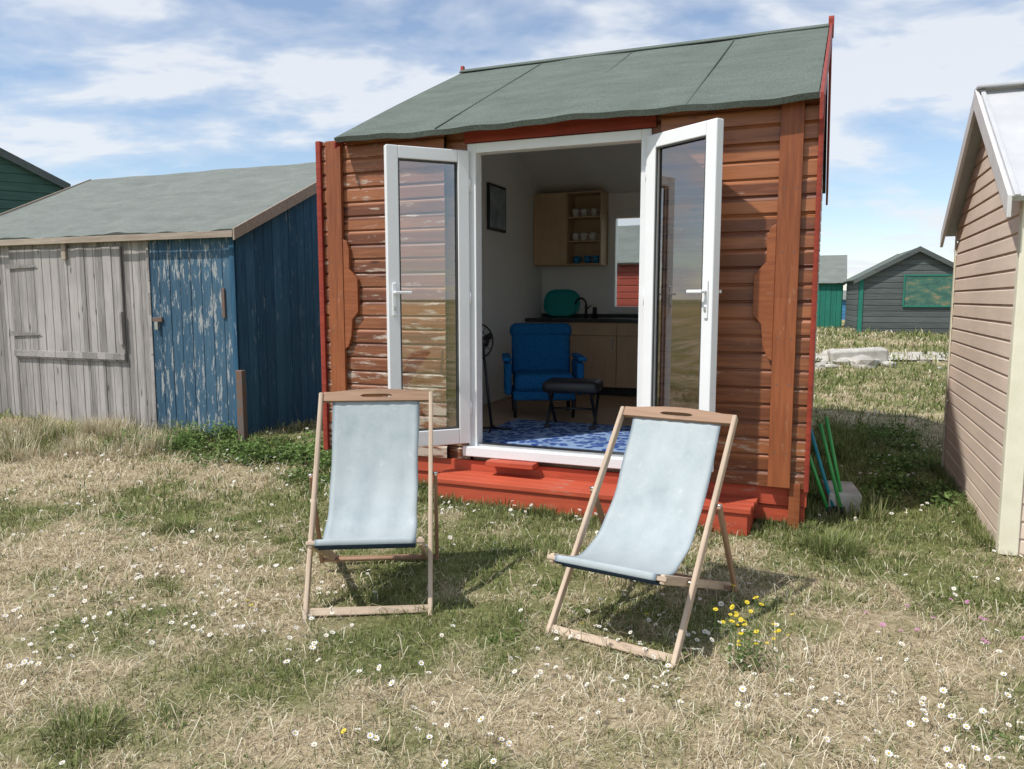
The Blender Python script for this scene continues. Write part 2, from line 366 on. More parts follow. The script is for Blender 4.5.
box2('back_lining_l',(XL+.062,D-.06,zf),(wx0,D-.04,2.80),m_wall,hut,bevel=0)
box2('back_lining_r',(wx1,D-.06,zf),(XR-.062,D-.04,2.80),m_wall,hut,bevel=0)
box2('back_lining_b',(wx0,D-.06,zf),(wx1,D-.04,wz0),m_wall,hut,bevel=0)
box2('back_lining_t',(wx0,D-.06,wz1),(wx1,D-.04,2.80),m_wall,hut,bevel=0)
for s,(ya,yb) in enumerate([(.03,D/2),(D-.03,D/2)]):
    za,zb=ru(0)+.002,ru(D/2)-.02
    prism('ceiling_%d'%s,[(XL+.03,ya,za-.01),(XL+.03,yb,zb),(XL+.03,yb,zb+.018),(XL+.03,ya,za+.008)],(XR-XL-.06,0,0),m_wall,hut)
def u0f(z): return 0 if z<=ru(0) else min(D/2,(z-ru(0))/sl)
def u1f(z): return D if z<=ru(0) else max(D/2,D-(z-ru(0))/sl)
lap('right_gable_siding',u0f,u1f,.24,ru(D/2),m_brown,hut,loc=(XR,0,0),rot=(0,0,R(90)))
lap('left_gable_siding',u0f,u1f,.24,ru(D/2),m_brown,hut,loc=(XL,D,0),rot=(0,0,R(-90)))
for s,x in enumerate((XR-.03,XL+.005)):
    prism('gable_backing_%d'%s,[(x,0,.24),(x,D,.24),(x,D,ru(D)),(x,D/2,ru(D/2)),(x,0,ru(0))],(.025,0,0),m_core,hut)
lap('front_siding_l',XL,dx0,.24,2.785,m_brown,hut)
lap('front_siding_r',dx1,XR,.24,2.785,m_brown,hut)
box2('front_backing_l',(XL+.035,.001,.24),(dx0-.001,.028,2.785),m_core,hut,bevel=0)
box2('front_backing_r',(dx1+.001,.001,.24),(XR-.035,.028,2.785),m_core,hut,bevel=0)
box2('front_backing_t',(dx0+.001,.001,2.66),(dx1-.001,.028,2.785),m_core,hut,bevel=0)
BR=(0,0,R(180))
lap('back_siding_r',0-XR,-wx1,.24,2.78,m_brown,hut,loc=(0,D,0),rot=BR)
lap('back_siding_l',-wx0,-XL,.24,2.78,m_brown,hut,loc=(0,D,0),rot=BR)
lap('back_siding_b',-wx1,-wx0,.24,wz0,m_brown,hut,loc=(0,D,0),rot=BR)
lap('back_siding_t',-wx1,-wx0,wz1,2.78,m_brown,hut,loc=(0,D,0),rot=BR)
box2('back_backing_l',(XL+.035,D-.03,.24),(wx0,D-.001,2.78),m_core,hut,bevel=0)
box2('back_backing_r',(wx1,D-.03,.24),(XR-.035,D-.001,2.78),m_core,hut,bevel=0)
box2('back_backing_b',(wx0+.001,D-.03,.24),(wx1-.001,D-.001,wz0-.001),m_core,hut,bevel=0)
fw=.085
for nm,a,b in [('l',(wx0,wz0),(wx0+fw,wz1)),('r',(wx1-fw,wz0),(wx1,wz1)),('b',(wx0+fw,wz0),(wx1-fw,wz0+fw)),('t',(wx0+fw,wz1-fw),(wx1-fw,wz1)),('m',(-2.04,wz0+fw),(-1.97,wz1-fw))]:
    box2('back_window_'+nm,(a[0],D-.09,a[1]),(b[0],D+.01,b[1]),m_white,hut)
pane('back_window_glass',wx0+fw,wx1-fw,D-.04,wz0+fw,wz1-fw,hut)
# roof
roof('roof_front',-3.5,-.005,-.24,2.74,D/2,rg,m_felt,hut,wob=.007)
roof('roof_rear',-3.5,-.005,D+.24,2.74,D/2,rg,m_felt,hut,wob=.007)
for s in (-1,1): beam('ridge_cap_%d'%s,(-3.5,D/2+s*.05,rg-.012),(-.005,D/2+s*.05,rg-.012),.11,.012,m_felt,hut,side=(0,1,-s*.5),bevel=.003)
for i,x in enumerate((-2.62,-1.72,-.80)):
    beam('felt_seam_%d'%i,(x,-.232,2.744),(x+.02,D/2-.1,rg-.049),.010,.010,m_feltseam,hut,side=(1,0,0))
for s,x in enumerate((.002,-3.50)):
    for k,(ya,yb) in enumerate(((-.25,D/2),(D+.27,D/2))):
        za=2.735-.015; zb=rg+.005
        wd=.14 if s==0 else .06
        up=.02 if s==0 else -.012
        prism('barge_%d%d'%(s,k),[(x,ya,za-wd),(x,ya,za+up),(x,yb,zb+up),(x,yb,zb-wd)],(.022 if s==0 else .018,0,0),m_redtrim,hut,bevel=.003)
x=.002
prism('finial_0',[(x-.012,D/2-.035,rg-.1),(x-.012,D/2+.035,rg-.1),(x-.012,D/2+.03,rg+.05),(x-.012,D/2,rg+.08),(x-.012,D/2-.03,rg+.05)],(.045,0,0),m_redtrim,hut,bevel=.002)
x=-3.50
prism('finial_1',[(x-.02,D/2-.03,rg-.05),(x-.02,D/2+.03,rg-.05),(x-.02,D/2+.02,rg+.05),(x-.02,D/2-.02,rg+.05)],(.03,0,0),m_redtrim,hut,bevel=.002)
box2('head_board',(dx0-.03,-.036,2.662),(dx1+.03,-.0,2.775),m_redtrim,hut)
# french-door frame
for nm,a,b in [('jamb_l',(dx0,.30),(dx0+.07,2.655)),('jamb_r',(dx1-.07,.30),(dx1,2.655)),('head',(dx0+.07,2.585),(dx1-.07,2.655))]:
    box2('frame_'+nm,(a[0],-.045,a[1]),(b[0],.06,b[1]),m_white,hut,bevel=.005)
box2('frame_sill',(dx0-.03,-.10,.295),(dx1+.03,.07,.37),m_white,hut,bevel=.006)
box2('sill_track',(dx0+.07,-.03,.371),(dx1-.07,.05,.385),m_steel,hut,bevel=.002)
def leaf(name,hx,ang,hs):
    e=E(name,(hx,-.055,0),ang,hut)
    w=.63; t=.062; z0,z1=.395,2.60; st=.09; zr=.12
    for nm,a,b in [('stile_hinge',(0,z0),(st,z1)),('stile_lock',(w-st,z0),(w,z1)),('rail_bottom',(st,z0),(w-st,z0+zr)),('rail_top',(st,z1-st),(w-st,z1))]:
        box2(nm,(a[0],-t/2,a[1]),(b[0],t/2,b[1]),m_white,e,bevel=.007,seg=3)
    pane('glass',st-.002,w-st+.002,0,z0+zr-.002,z1-st+.002,e)
    for s in (-1,1):
        y=s*(t/2-.012)
        for nm,a,b in [('a',(st,z0+zr),(st+.010,z1-st)),('b',(w-st-.010,z0+zr),(w-st,z1-st)),('c',(st+.010,z0+zr),(w-st-.010,z0+zr+.010)),('d',(st+.010,z1-st-.010),(w-st-.010,z1-st))]:
            box2('bead_%s%d'%(nm,s),(a[0],y-.006,a[1]),(b[0],y+.006,b[1]),m_rubber,e,bevel=.002)
        hxx=w-st*.5; yy=s*(t/2)
        box('handle_plate',(hxx,yy+s*.006,1.50),(.03,.012,.24),m_white,e,bevel=.005)
        cyl('handle_neck',(hxx,yy+s*.01,1.55),(hxx,yy+s*.055,1.55),.010,m_white,e)
        box('handle_lever',(hxx-.055,yy+s*.055,1.55),(.13,.016,.022),m_white,e,bevel=.006)
        box('key_cylinder',(hxx,yy+s*.014,1.44),(.016,.012,.03),m_steel,e,bevel=.003)
    for k in range(3):
        cyl('hinge_%d'%k,(-.004,hs*.01,.62+k*.84),(-.004,hs*.01,.72+k*.84),.014,m_white,e)
leaf('door_leaf',dx0+.01,math.atan2(-.69,-.723)+R(1.5),1)
leaf('door_leaf',dx1-.01,R(-35),-1)
# open shutters laid back against the wall
def shutter(nm,xa,xb,matl,ledge,cleat,edge,zt):
    e=E(nm,(0,-.075,0),0,hut)
    lap('boards',xa,xb,.26,zt,matl,e,jit=.003)
    box2('back',(xa,.001,.26),(xb,.018,zt),m_core,e,bevel=0)
    beam('ledge',(ledge,-.040,.27),(ledge,-.040,zt),.140,.036,m_brownv,e,side=(1,0,0))
    s=cleat; x=ledge+s*.071
    # remains of the diagonal braces, housed against the upright
    prism('brace_cleat',[(x,-.052,1.98),(x+s*.035,-.052,1.96),(x+s*.055,-.052,1.90),(x+s*.055,-.052,1.74),(x+s*.13,-.052,1.66),(x+s*.13,-.052,1.40),(x+s*.075,-.052,1.34),(x+s*.06,-.052,1.20),(x+s*.03,-.052,1.12),(x,-.052,1.10)],(0,.034,0),m_brownv,e,bevel=.003)
    for zz in (.5,.95,1.25,1.8,2.2,2.55):
        for dx in (-.035,.04): cyl('screw',(ledge+dx,-.0595,zz),(ledge+dx,-.057,zz),.006,m_iron,e,8)
    box2('edge_board',(min(edge,xa if edge<xa else xb),-.045,.25),(max(edge,xa if edge<xa else xb),.02,zt+.01),m_redtrim,e)
shutter('shutter',-3.72,-2.62,m_brownworn,-3.59,1,-3.765,2.75)
shutter('shutter',-.985,.0,m_brown,-.155,-1,.03,2.745)
# plinth, steps
box2('plinth_board_upper',(XL,-.062,.135),(.02,-.03,.255),m_redstep,hut)
box2('plinth_board_lower',(XL,-.045,.02),(.01,-.02,.13),m_redstep,hut)
box2('threshold_block',(-2.24,-.20,.256),(-1.86,-.064,.292),m_redstep,hut)
box2('corner_post',(-.09,-.10,-.1),(-.02,-.064,.30),m_brownv,hut)
st=E('wooden_step',(OX,OY,0),RZ)
for k in range(3): box2('tread_%d'%k,(-2.60-.01*k,-.40+k*.112,.140),(-.30+.008*k,-.40+k*.112+.106,.178),m_redstep,st,bevel=.005)
box2('riser',(-2.58,-.385,-.04),(-.32,-.362,.139),m_redstep,st)
for k,x in enumerate((-2.58,-1.5,-.36)): box2('bearer_%d'%k,(x,-.36,-.05),(x+.05,-.07,.139),m_redstep,st)

# ---------------------------------------------------------------- interior
def HE(name,X,Y,z,rz=0): return E(name,H(X,Y,z),RZ+rz)
k=HE('kitchen_counter',XL+.065,D-.065,.36)
W=2.3
box2('plinth',(0,-.52,.0),(W,-.02,.10),m_black,k)
box2('carcass',(0,-.56,.10),(W,-.01,.87),m_carcass,k)
for i in range(4):
    a=i*W/4+.004; b=(i+1)*W/4-.004
    box2('drawer_%d'%i,(a,-.582,.72),(b,-.562,.865),m_beech,k,bevel=.003)
    box2('cupboard_door_%d'%i,(a,-.582,.105),(b,-.562,.712),m_beech,k,bevel=.003)
    box2('handle_%d'%i,((a+b)/2-.06,-.605,.785),((a+b)/2+.06,-.592,.797),m_steel,k,bevel=.003)
    box2('door_handle_%d'%i,(b-.05,-.605,.56),(b-.038,-.592,.68),m_steel,k,bevel=.003)
box2('worktop',(0,-.61,.872),(W+.02,-.0,.915),m_top,k,bevel=.006)
box2('upstand',(0,-.016,.916),(W,-.002,.96),m_top,k,bevel=.002)
t=HE('kitchen_tap',-2.72,D-.20,1.276)
cyl('body',(0,0,0),(0,0,.16),.016,m_black,t); pr=None
for i in range(9):
    a=math.pi*i/8; p=(-.07*(1-math.cos(a)),-.0,.16+.08*math.sin(a))
    if pr: cyl('spout_%d'%i,pr,p,.011,m_black,t,10)
    pr=p
cyl('lever',(0,0,.1),(.07,-.02,.15),.007,m_black,t)
bt=HE('washing_up_bottle',-2.60,D-.22,1.276); cyl('bottle',(0,0,0),(0,0,.13),.03,m_black,bt,r2=.026); cyl('cap',(0,0,.13),(0,0,.17),.012,m_mugw,bt)
tr=HE('teal_serving_tray',-3.06,D-.16,1.285)
v=[];f=[]; n=40
for ring,(sc,dp) in enumerate([(1,.0),(1,-.035),(.93,-.035),(.86,-.008)]):
    for i in range(n):
        a=2*math.pi*i/n; ca,sa=math.cos(a),math.sin(a)
        v.append((.235*sc*math.copysign(abs(ca)**.62,ca),dp,.172+.172*sc*math.copysign(abs(sa)**.7,sa)))
for r_ in range(3):
    for i in range(n): f.append((r_*n+i,r_*n+(i+1)%n,(r_+1)*n+(i+1)%n,(r_+1)*n+i))
f.append(tuple(3*n+i for i in range(n))); f.append(tuple(range(n-1,-1,-1)))
O('tray',v,f,m_tealp,tr,rot=(R(-12),0,0),smooth=False)
wc=HE('wall_cabinet',XL+.065,D-.065,1.92)
for nm,a,b in [('side_l',(0,-.3,0),(.018,0,.88)),('side_m',(.42,-.3,.018),(.438,0,.862)),('side_r',(.85,-.3,0),(.868,0,.88)),('bottom',(.018,-.3,0),(.85,0,.018)),('top',(.018,-.3,.862),(.85,0,.88)),('back',(.018,-.01,.018),(.85,-.002,.862)),('shelf_1',(.438,-.29,.28),(.85,-.01,.296)),('shelf_2',(.438,-.29,.57),(.85,-.01,.586))]:
    box2(nm,a,b,m_beech,wc,bevel=.002)
box2('cupboard_door',(.002,-.322,.004),(.432,-.303,.876),m_beech,wc,bevel=.003)
box2('knob',(.38,-.345,.12),(.40,-.323,.14),m_steel,wc)
def mug(x,y,z,mt,nm='mug'):
    e=HE(nm,x,y,z)
    cyl('cup',(0,0,0),(0,0,.095),.038,mt,e,20,r2=.042); torus('handle',(.05,0,.05),.026,.006,mt,e,rot=(R(90),0,0),n=16,k=6)
for i,(dx,zz,mt) in enumerate([(.50,.30,m_mugw),(.61,.30,m_mugw),(.73,.30,m_mugw),(.50,.59,m_mugw),(.61,.59,m_mugw),(.74,.59,m_mugw),(.52,.02,m_mugb),(.66,.02,m_mugb),(.77,.02,m_mugb)]):
    mug(XL+.065+dx,D-.24,1.92+zz,mt)
pf=HE('framed_picture',XL+.063,2.55,2.50,R(90))
box2('frame',(-.24,-.025,-.25),(.24,-.001,.25),m_black,pf,bevel=.004); box2('print',(-.21,-.029,-.22),(.21,-.026,.22),M('print_ink',(.40,.48,.52),(.16,.22,.28),6,rough=.3),pf,bevel=0)
rug=HE('patterned_rug',-1.85,.72,.372); box('rug',(0,0,0),(1.5,1.15,.012),m_rug,rug,bevel=.004)
a=HE('blue_armchair',-2.52,1.80,.36,R(24))
box('seat',(0,-.02,.34),(.58,.60,.17),m_armblue,a,bevel=.055,seg=4,smooth=True)
box('base',(0,0,.22),(.60,.58,.10),m_armblue,a,bevel=.02)
box('backrest',(0,.31,.60),(.60,.15,.52),m_armblue,a,rot=(R(-14),0,0),bevel=.06,seg=4,smooth=True)
box('headroll',(0,.35,.82),(.64,.17,.15),m_armblue,a,rot=(R(-14),0,0),bevel=.065,seg=4,smooth=True)
for s in (-1,1):
    box('arm_panel',(s*.35,.0,.38),(.07,.56,.32),m_armblue,a,bevel=.03,seg=3,smooth=True)
    box('armrest',(s*.36,-.02,.57),(.085,.62,.045),m_armblue,a,bevel=.018,seg=3)
    for y in (-.25,.25): cyl('leg',(s*.28,y,0),(s*.29,y,.19),.016,m_black,a,r2=.022)
fs=HE('black_footstool',-1.98,1.12,.378,R(8))
box('cushion',(0,0,.36),(.50,.38,.11),m_black,fs,bevel=.045,seg=4,smooth=True)
for s in (-1,1):
    beam('leg_a',(s*.21,-.15,0),(s*.21,.15,.30),.025,.02,m_black,fs); beam('leg_b',(s*.185,.15,0),(s*.185,-.15,.30),.025,.02,m_black,fs)
    box('foot',(s*.2,-.15,.01),(.06,.05,.02),m_black,fs)
cyl('rail',(-.21,0,.155),(.21,0,.155),.01,m_black,fs)
fan=HE('pedestal_fan',-2.69,.66,.378)
torus('cage',(0,0,.76),.15,.008,m_black,fan,rot=(R(90),0,R(60)));torus('cage_inner',(0,0,.76),.09,.004,m_black,fan,rot=(R(90),0,R(60)))
c5,s5=math.cos(R(60)),math.sin(R(60))
for i in range(12):
    aa=math.pi*2*i/12; dxx=.15*math.cos(aa)
    cyl('wire_%d'%i,(0,0,.76),(dxx*c5,dxx*s5,.76+.15*math.sin(aa)),.003,m_black,fan,6)
for i in range(3):
    aa=2*math.pi*i/3+.4; dxx=.075*math.cos(aa); box('blade_%d'%i,(dxx*c5+.02,dxx*s5-.02,.76+.075*math.sin(aa)),(.13,.006,.07),m_black,fan,rot=(R(20),-aa,R(60)),bevel=.01)
cyl('motor',(.0,.0,.76),(.05,.06,.76),.045,m_black,fan)
cyl('pole',(.02,.03,.76),(.13,-.02,.02),.012,m_black,fan)
for i in range(4):
    aa=math.pi/2*i+.3; cyl('foot_%d'%i,(.13,-.02,.02),(.13+.17*math.cos(aa),-.02+.17*math.sin(aa),.008),.010,m_black,fan,8)

# =============================================================== DECKCHAIRS
def deckchair(loc,rz,ts,tz,sag=0):
    e=E('deckchair',loc,rz); hw=.292; iw=.252
    u=Vector((0,ts,tz)).normalized()
    for s in (-1,1):
        beam('back_rail',(s*hw,-u.y*.01,.0),(s*hw,ts+u.y*.02,tz+u.z*.02),.022,.042,m_chairwood,e,side=(1,0,0),bevel=.006)
        beam('seat_rail',(s*iw,-.045,.385),(s*iw,ts+.20,.012),.022,.040,m_chairwood,e,side=(1,0,0),bevel=.006)
        a=Vector((0,ts*.62,tz*.62)); beam('prop_rail',(s*(hw+.024),a.y,a.z),(s*(hw+.024),ts+.02,.065),.020,.034,m_chairwood2,e,side=(1,0,0),bevel=.005)
        cyl('bolt',(s*(hw+.037),a.y,a.z),(s*(hw+.01),a.y,a.z),.007,m_steel,e,12)
        sl2=(.385-.012)/(ts+.245); s_=(.385-.045*sl2)/(tz/ts+sl2); cyl('pivot',(s*(hw+.013),s_,s_*tz/ts),(s*(iw-.014),s_,s_*tz/ts),.007,m_steel,e,12)
    beam('foot_bar',(-hw-.0,.02,.03),(hw+.0,.02,.03),.038,.02,m_chairwood,e,side=tuple(u),bevel=.004)
    beam('rear_bar',(-iw,ts+.13,.045),(iw,ts+.13,.045),.04,.02,m_chairwood2,e,side=(0,1,-.4),bevel=.004)
    cyl('prop_bar',(-hw-.03,ts+.015,.075),(hw+.03,ts+.015,.075),.012,m_chairwood2,e)
    beam('front_bar',(-iw-.02,-.035,.383),(iw+.02,-.035,.383),.034,.020,m_chairwood,e,side=(0,1,-.4),bevel=.005)
    xs_=np.linspace(-hw+.012,hw-.012,33); v=[];f=[]
    for x in xs_:
        tt=abs(x)/hw; top=.024+.018*math.cos(min(1,tt*1.25)*math.pi/2)
        inn=abs(x)<.085; sh=.010*math.sqrt(max(0,1-(x/.09)**4)) if inn else 0
        for h in (-.028,.002-sh,.002+sh,top): v.append(tuple(Vector((x,ts,tz))+u*h))
    for i in range(32):
        a=i*4;b=a+4
        f.append((a,b,b+1,a+1)); f.append((a+2,b+2,b+3,a+3))
    hb=O('head_bar',v,f,m_chairwood2,e); so=hb.modifiers.new('s','SOLIDIFY'); so.thickness=.024; so.offset=0
    B=[Vector((0,ts-.005,tz-.015)),Vector((0,ts*.68,tz*.50)),Vector((0,ts*.40,.235-sag)),Vector((0,-.045,.405))]
    nseg=40; nw=16; v=[];f=[]; top_w=.230
    for i in range(nseg+1):
        t=i/nseg; p=B[0]*(1-t)**3+B[1]*3*t*(1-t)**2+B[2]*3*t*t*(1-t)+B[3]*t**3
        for j in range(nw+1):
            w=(j/nw*2-1); ww=top_w*(1-.03*math.sin(math.pi*t)+.008*math.sin(t*21+loc[0]*9))
            dz=-.012*(1-w*w)*math.sin(math.pi*t)+.005*math.sin(w*9+t*4+loc[0]*5)*math.sin(t*math.pi)+.003*math.sin(w*19+t*13)*(1-t)+.004*math.sin(t*26+w*3)*abs(w)**3
            v.append((ww*w,p.y-dz*.3,p.z+dz))
    for ang in (50,100,150,200,250):
        for j in range(nw+1):
            w=(j/nw*2-1); v.append((top_w*w,-.035-.022*math.sin(R(ang)),.383+.020*math.cos(R(ang))))
    rows=nseg+1+5
    for i in range(rows-1):
        for j in range(nw):
            q_=i*(nw+1)+j; f.append((q_,q_+nw+1,q_+nw+2,q_+1))
    c=O('sling',v,f,[m_canvas,m_navy],e,smooth=True)
    for k_,p in enumerate(c.data.polygons):
        if k_//nw>=nseg+2: p.material_index=1
    so=c.modifiers.new('s','SOLIDIFY'); so.thickness=.003; so.offset=0
    box('sling_hem',(0,.0,.350),(top_w*1.98,.008,.028),m_navy,e,rot=(R(35),0,0),bevel=.003)
    return e
deckchair((-.68,3.50,0.0),R(4.7),.62,.98)
deckchair((.41,3.15,0.0),R(-31.5),.80,.92,.02)

# =============================================================== OTHER HUTS
def genhut(name,loc,rz,W,D,ev,rg,wall,roofm,style='h',pitch=.112,ov=.12,barge=None,z0=0,wob=.004,roofth=.035,walls=None):
    e=E(name,loc,rz)
    s=(rg-ev)/(D/2); u=lambda Y: ev+s*min(Y,D-Y)
    prism('core',[(-W+.006,.006,z0),(-W+.006,D-.006,z0),(-W+.006,D-.006,ev-.02),(-W+.006,D/2,rg-.02),(-W+.006,.006,ev-.02)],(W-.012,0,0),m_core,e)
    a0=lambda z:0 if z<=ev else min(D/2,(z-ev)/s); a1=lambda z:D if z<=ev else max(D/2,D-(z-ev)/s)
    wl=walls or {}
    for nm,loc_,r_,L,g_ in [('front',(-W,0,0),0,W,False),('right',(0,0,0),R(90),D,True),('back',(0,D,0),R(180),W,False),('left',(-W,D,0),R(-90),D,True)]:
        mt=wl.get(nm,wall)
        if mt is None: continue
        if style=='h': lap(nm+'_wall',a0 if g_ else 0,a1 if g_ else L,z0,(rg-.01) if g_ else ev-.005,mt,e,pitch=pitch,d=.018,loc=loc_,rot=(0,0,r_),style='ship')
        else: vpl(nm+'_wall',0,L,z0,(lambda t:u(t)-.01) if g_ else ev-.01,mt,e,pitch=pitch,loc=loc_,rot=(0,0,r_),jz=.01)
    roof('roof_front',-W-ov,ov,-ov*1.2,ev-s*ov*1.2+.05,D/2,rg+.05,roofm,e,th=roofth,wob=wob)
    roof('roof_rear',-W-ov,ov,D+ov*1.2,ev-s*ov*1.2+.05,D/2,rg+.05,roofm,e,th=roofth,wob=wob)
    if barge:
        for k_,x in enumerate((ov+.003,-W-ov-.025)):
            for q_,(ya,yb) in enumerate(((-ov*1.3,D/2),(D+ov*1.3,D/2))):
                za=ev-s*ov*1.3+.05
                prism('barge_%d%d'%(k_,q_),[(x,ya,za-.11),(x,ya,za+.012),(x,yb,rg+.065),(x,yb,rg-.07)],(.022,0,0),barge,e,bevel=.002)
    return e
m_eavewood=planks('eave_timber',(.44,.37,.30),(.28,.22,.17),'X',5,'X',rough=.8)
lh=genhut('weathered_blue_hut',(-2.97,8.34,0),R(-22),4.7,4.6,2.24,3.30,m_blueside,m_felt2,'v',.15,.10,m_eavewood,z0=-.1,wob=.010,walls={'front':None})
vpl('front_grey_boards',-4.7,-1.21,-.1,2.23,m_grey,lh,.125,.02)
vpl('front_blue_door',-1.20,-.0,-.1,2.23,m_blue,lh,.15,.022)
box2('eave_board',(-4.8,-.135,2.15),(.1,-.122,2.22),m_eavewood,lh)
sh=E('grey_window_shutter',(0,-.028,0),0,lh)
vpl('boards',-3.46,-1.60,.78,2.10,m_grey,sh,.14,.022)
beam('ledge',(-3.46,-.030,.84),(-1.60,-.030,.84),.08,.014,m_grey,sh,side=(0,0,1))
for k_,z in enumerate((1.90,1.08)):
    prism('strap_hinge_%d'%k_,[(-3.50,-.036,z-.03),(-3.50,-.036,z+.03),(-3.02,-.036,z+.014),(-2.96,-.036,z),(-3.02,-.036,z-.014)],(0,-.006,0),m_hinge,sh)
box2('turn_button',(-2.50,-.06,1.97),(-2.43,-.035,2.16),m_eavewood,sh)
box2('prop_button',(-1.66,-.05,.98),(-1.60,-.025,1.36),m_grey,sh)
beam('edge_strip',(-1.205,-.03,-.05),(-1.205,-.03,2.2),.035,.012,m_grey,lh,side=(1,0,0))
box2('corner_strip',(-.045,-.036,-.05),(.024,-.0235,2.2),m_blueside,lh)
box2('hasp',(-1.16,-.05,1.25),(-1.02,-.024,1.30),m_iron,lh); box2('padlock',(-1.12,-.065,1.16),(-1.07,-.045,1.25),m_steel,lh)
box2('latch_plate',(-.16,-.045,1.30),(-.12,-.024,1.62),m_iron,lh)
po=E('rusty_post',(-2.78,7.85,0),RZ); box('post',(0,0,.36),(.085,.06,.84),m_iron,po,bevel=.008)
# peach hut on the right
RX,RY,RR=5.70,3.315,R(-22)
rh=genhut('peach_beach_hut',(RX,RY,0),RR,3.0,2.43,2.10,2.90,m_pink,m_metalroof,'h',.105,.10,m_barge,z0=.0,wob=.0,roofth=.03)
box2('corner_trim_front',(-3.03,-.03,.0),(-2.93,-.0195,2.08),m_cream,rh)
box2('corner_trim_side',(-3.03,-.0185,.0),(-3.02,.05,2.08),m_cream,rh)
box2('corner_trim_far',(-3.028,2.38,.0),(-3.019,2.44,2.08),m_cream,rh)
box2('corner_trim_r',(-.08,-.03,.0),(.02,-.0195,2.08),m_cream,rh)
for i in range(13):
    x=-3.08+i*.26
    s_=.80/1.215
    beam('roof_rib_%d'%i,(x,-.14,2.10-s_*.14+.062),(x,1.215,2.962),.03,.022,m_metalroof,rh,side=(1,0,0),bevel=.006)
beam('ridge_flashing',(-3.12,1.215,2.972),(.12,1.215,2.972),.16,.018,m_metalroof,rh,side=(0,1,0))
box2('door',(-1.9,-.035,.1),(-1.1,-.02,1.95),m_cream,rh)
# far huts
genhut('green_beach_hut',(-9.98,11.4,0),R(-60),3.0,3.0,3.38,4.17,m_greenlap,m_felt,'h',.14,.10,m_dark,z0=0)
genhut('teal_beach_hut',(10.05,23.6,0.3),R(-22),2.6,2.4,1.75,2.55,m_teal,m_felt2,'v',.15,.12,None,z0=0)
dh=genhut('dark_beach_hut',(9.22,20.6,0.3),R(-108),3.2,2.75,1.75,2.50,m_dark,m_felt,'h',.15,.12,m_dark,z0=0)
box2('mural_panel',(.02,1.05,1.0),(.045,2.35,1.84),m_mural,dh)
for a_,b_ in [((.046,1.05,1.80),(.06,2.35,1.84)),((.046,1.05,1.0),(.06,2.35,1.04)),((.046,1.05,1.041),(.06,1.09,1.799))]: box2('mural_frame',a_,b_,m_teal,dh)
box2('corner_trim',(.02,-.01,.0),(.04,.10,1.75),m_teal,dh)
genhut('blue_beach_hut',(14.8,33,0.4),R(-22),1.9,2.4,1.1,1.45,m_bluehut,m_felt2,'h',.15,.12,None,z0=0)
genhut('red_beach_hut',(2.62,14.0,0.2),R(-22),1.3,2.4,2.0,2.7,m_redhut,m_felt2,'h',.12,.12,None,z0=0)
genhut('grey_beach_hut',(-12,22,0.3),R(-15),2.6,2.4,2.0,2.8,m_dark,m_felt2,'h',.15,.12,None,z0=0)
genhut('cream_beach_hut',(18,24,0.3),R(-30),2.6,2.4,1.9,2.6,m_cream,m_felt,'h',.15,.12,None,z0=0)

# rubble, path, poles
allv=[];allf=[]
rr=random.Random(3)
for i in range(34):
    big=i<7
    r_=rr.uniform(.16,.28) if big else rr.uniform(.04,.13)
    x=rr.uniform(5.6,6.9) if big or i<18 else rr.uniform(5.2,9.5); y=rr.uniform(14.0,15.4)
    vs,fs_=ico(i,r_,(1.3,.9,.6)); o_=len(allv); z=float(gz(x,y))+r_*.25
    allv+=[(p.x+x,p.y+y,p.z+z) for p in vs]; allf+=[tuple(o_+q_ for q_ in ff) for ff in fs_]
O('rubble_rocks',allv,allf,m_stone)
cb=E('concrete_block',(6.55,14.6,float(gz(6.55,14.6))),R(-12))
box('block',(0,0,.13),(1.0,.45,.26),m_stone,cb,rot=(R(3),R(-4),0),bevel=.03)
n=60; v=[];f=[]
for i in range(n+1):
    x=4+i*.25
    for s_ in (-1,1):
        y=15.5+.25*math.sin(x*.6)+s_*(.50+.10*math.sin(x*2.3+s_)+.06*math.sin(x*7+s_*2)); v.append((x,y,float(gz(x,y))+.035))
for i in range(n): f.append((2*i,2*i+2,2*i+3,2*i+1))
O('gravel_path',v,f,m_path)
wb=E('windbreak_poles',(2.20,5.33,0),0)
for i,(dx,dy,mt) in enumerate([(0,0,m_greenpole),(.05,.03,m_cyanpole),(.09,.0,m_greenpole),(.13,.05,m_greenpole)]):
    cyl('pole_%d'%i,(dx+.03,dy-.05,.0),(dx-.13+.02*i,dy+.10,.54+.04*i),.013,mt,wb); cyl('tip_%d'%i,(dx+.031,dy-.05,.0),(dx+.03,dy-.05,.05),.018,m_black,wb)
sb_=E('paving_slab',(2.40,5.50,.07),R(-15)); box('slab',(0,0,0),(.22,.42,.14),m_stone,sb_,bevel=.012)

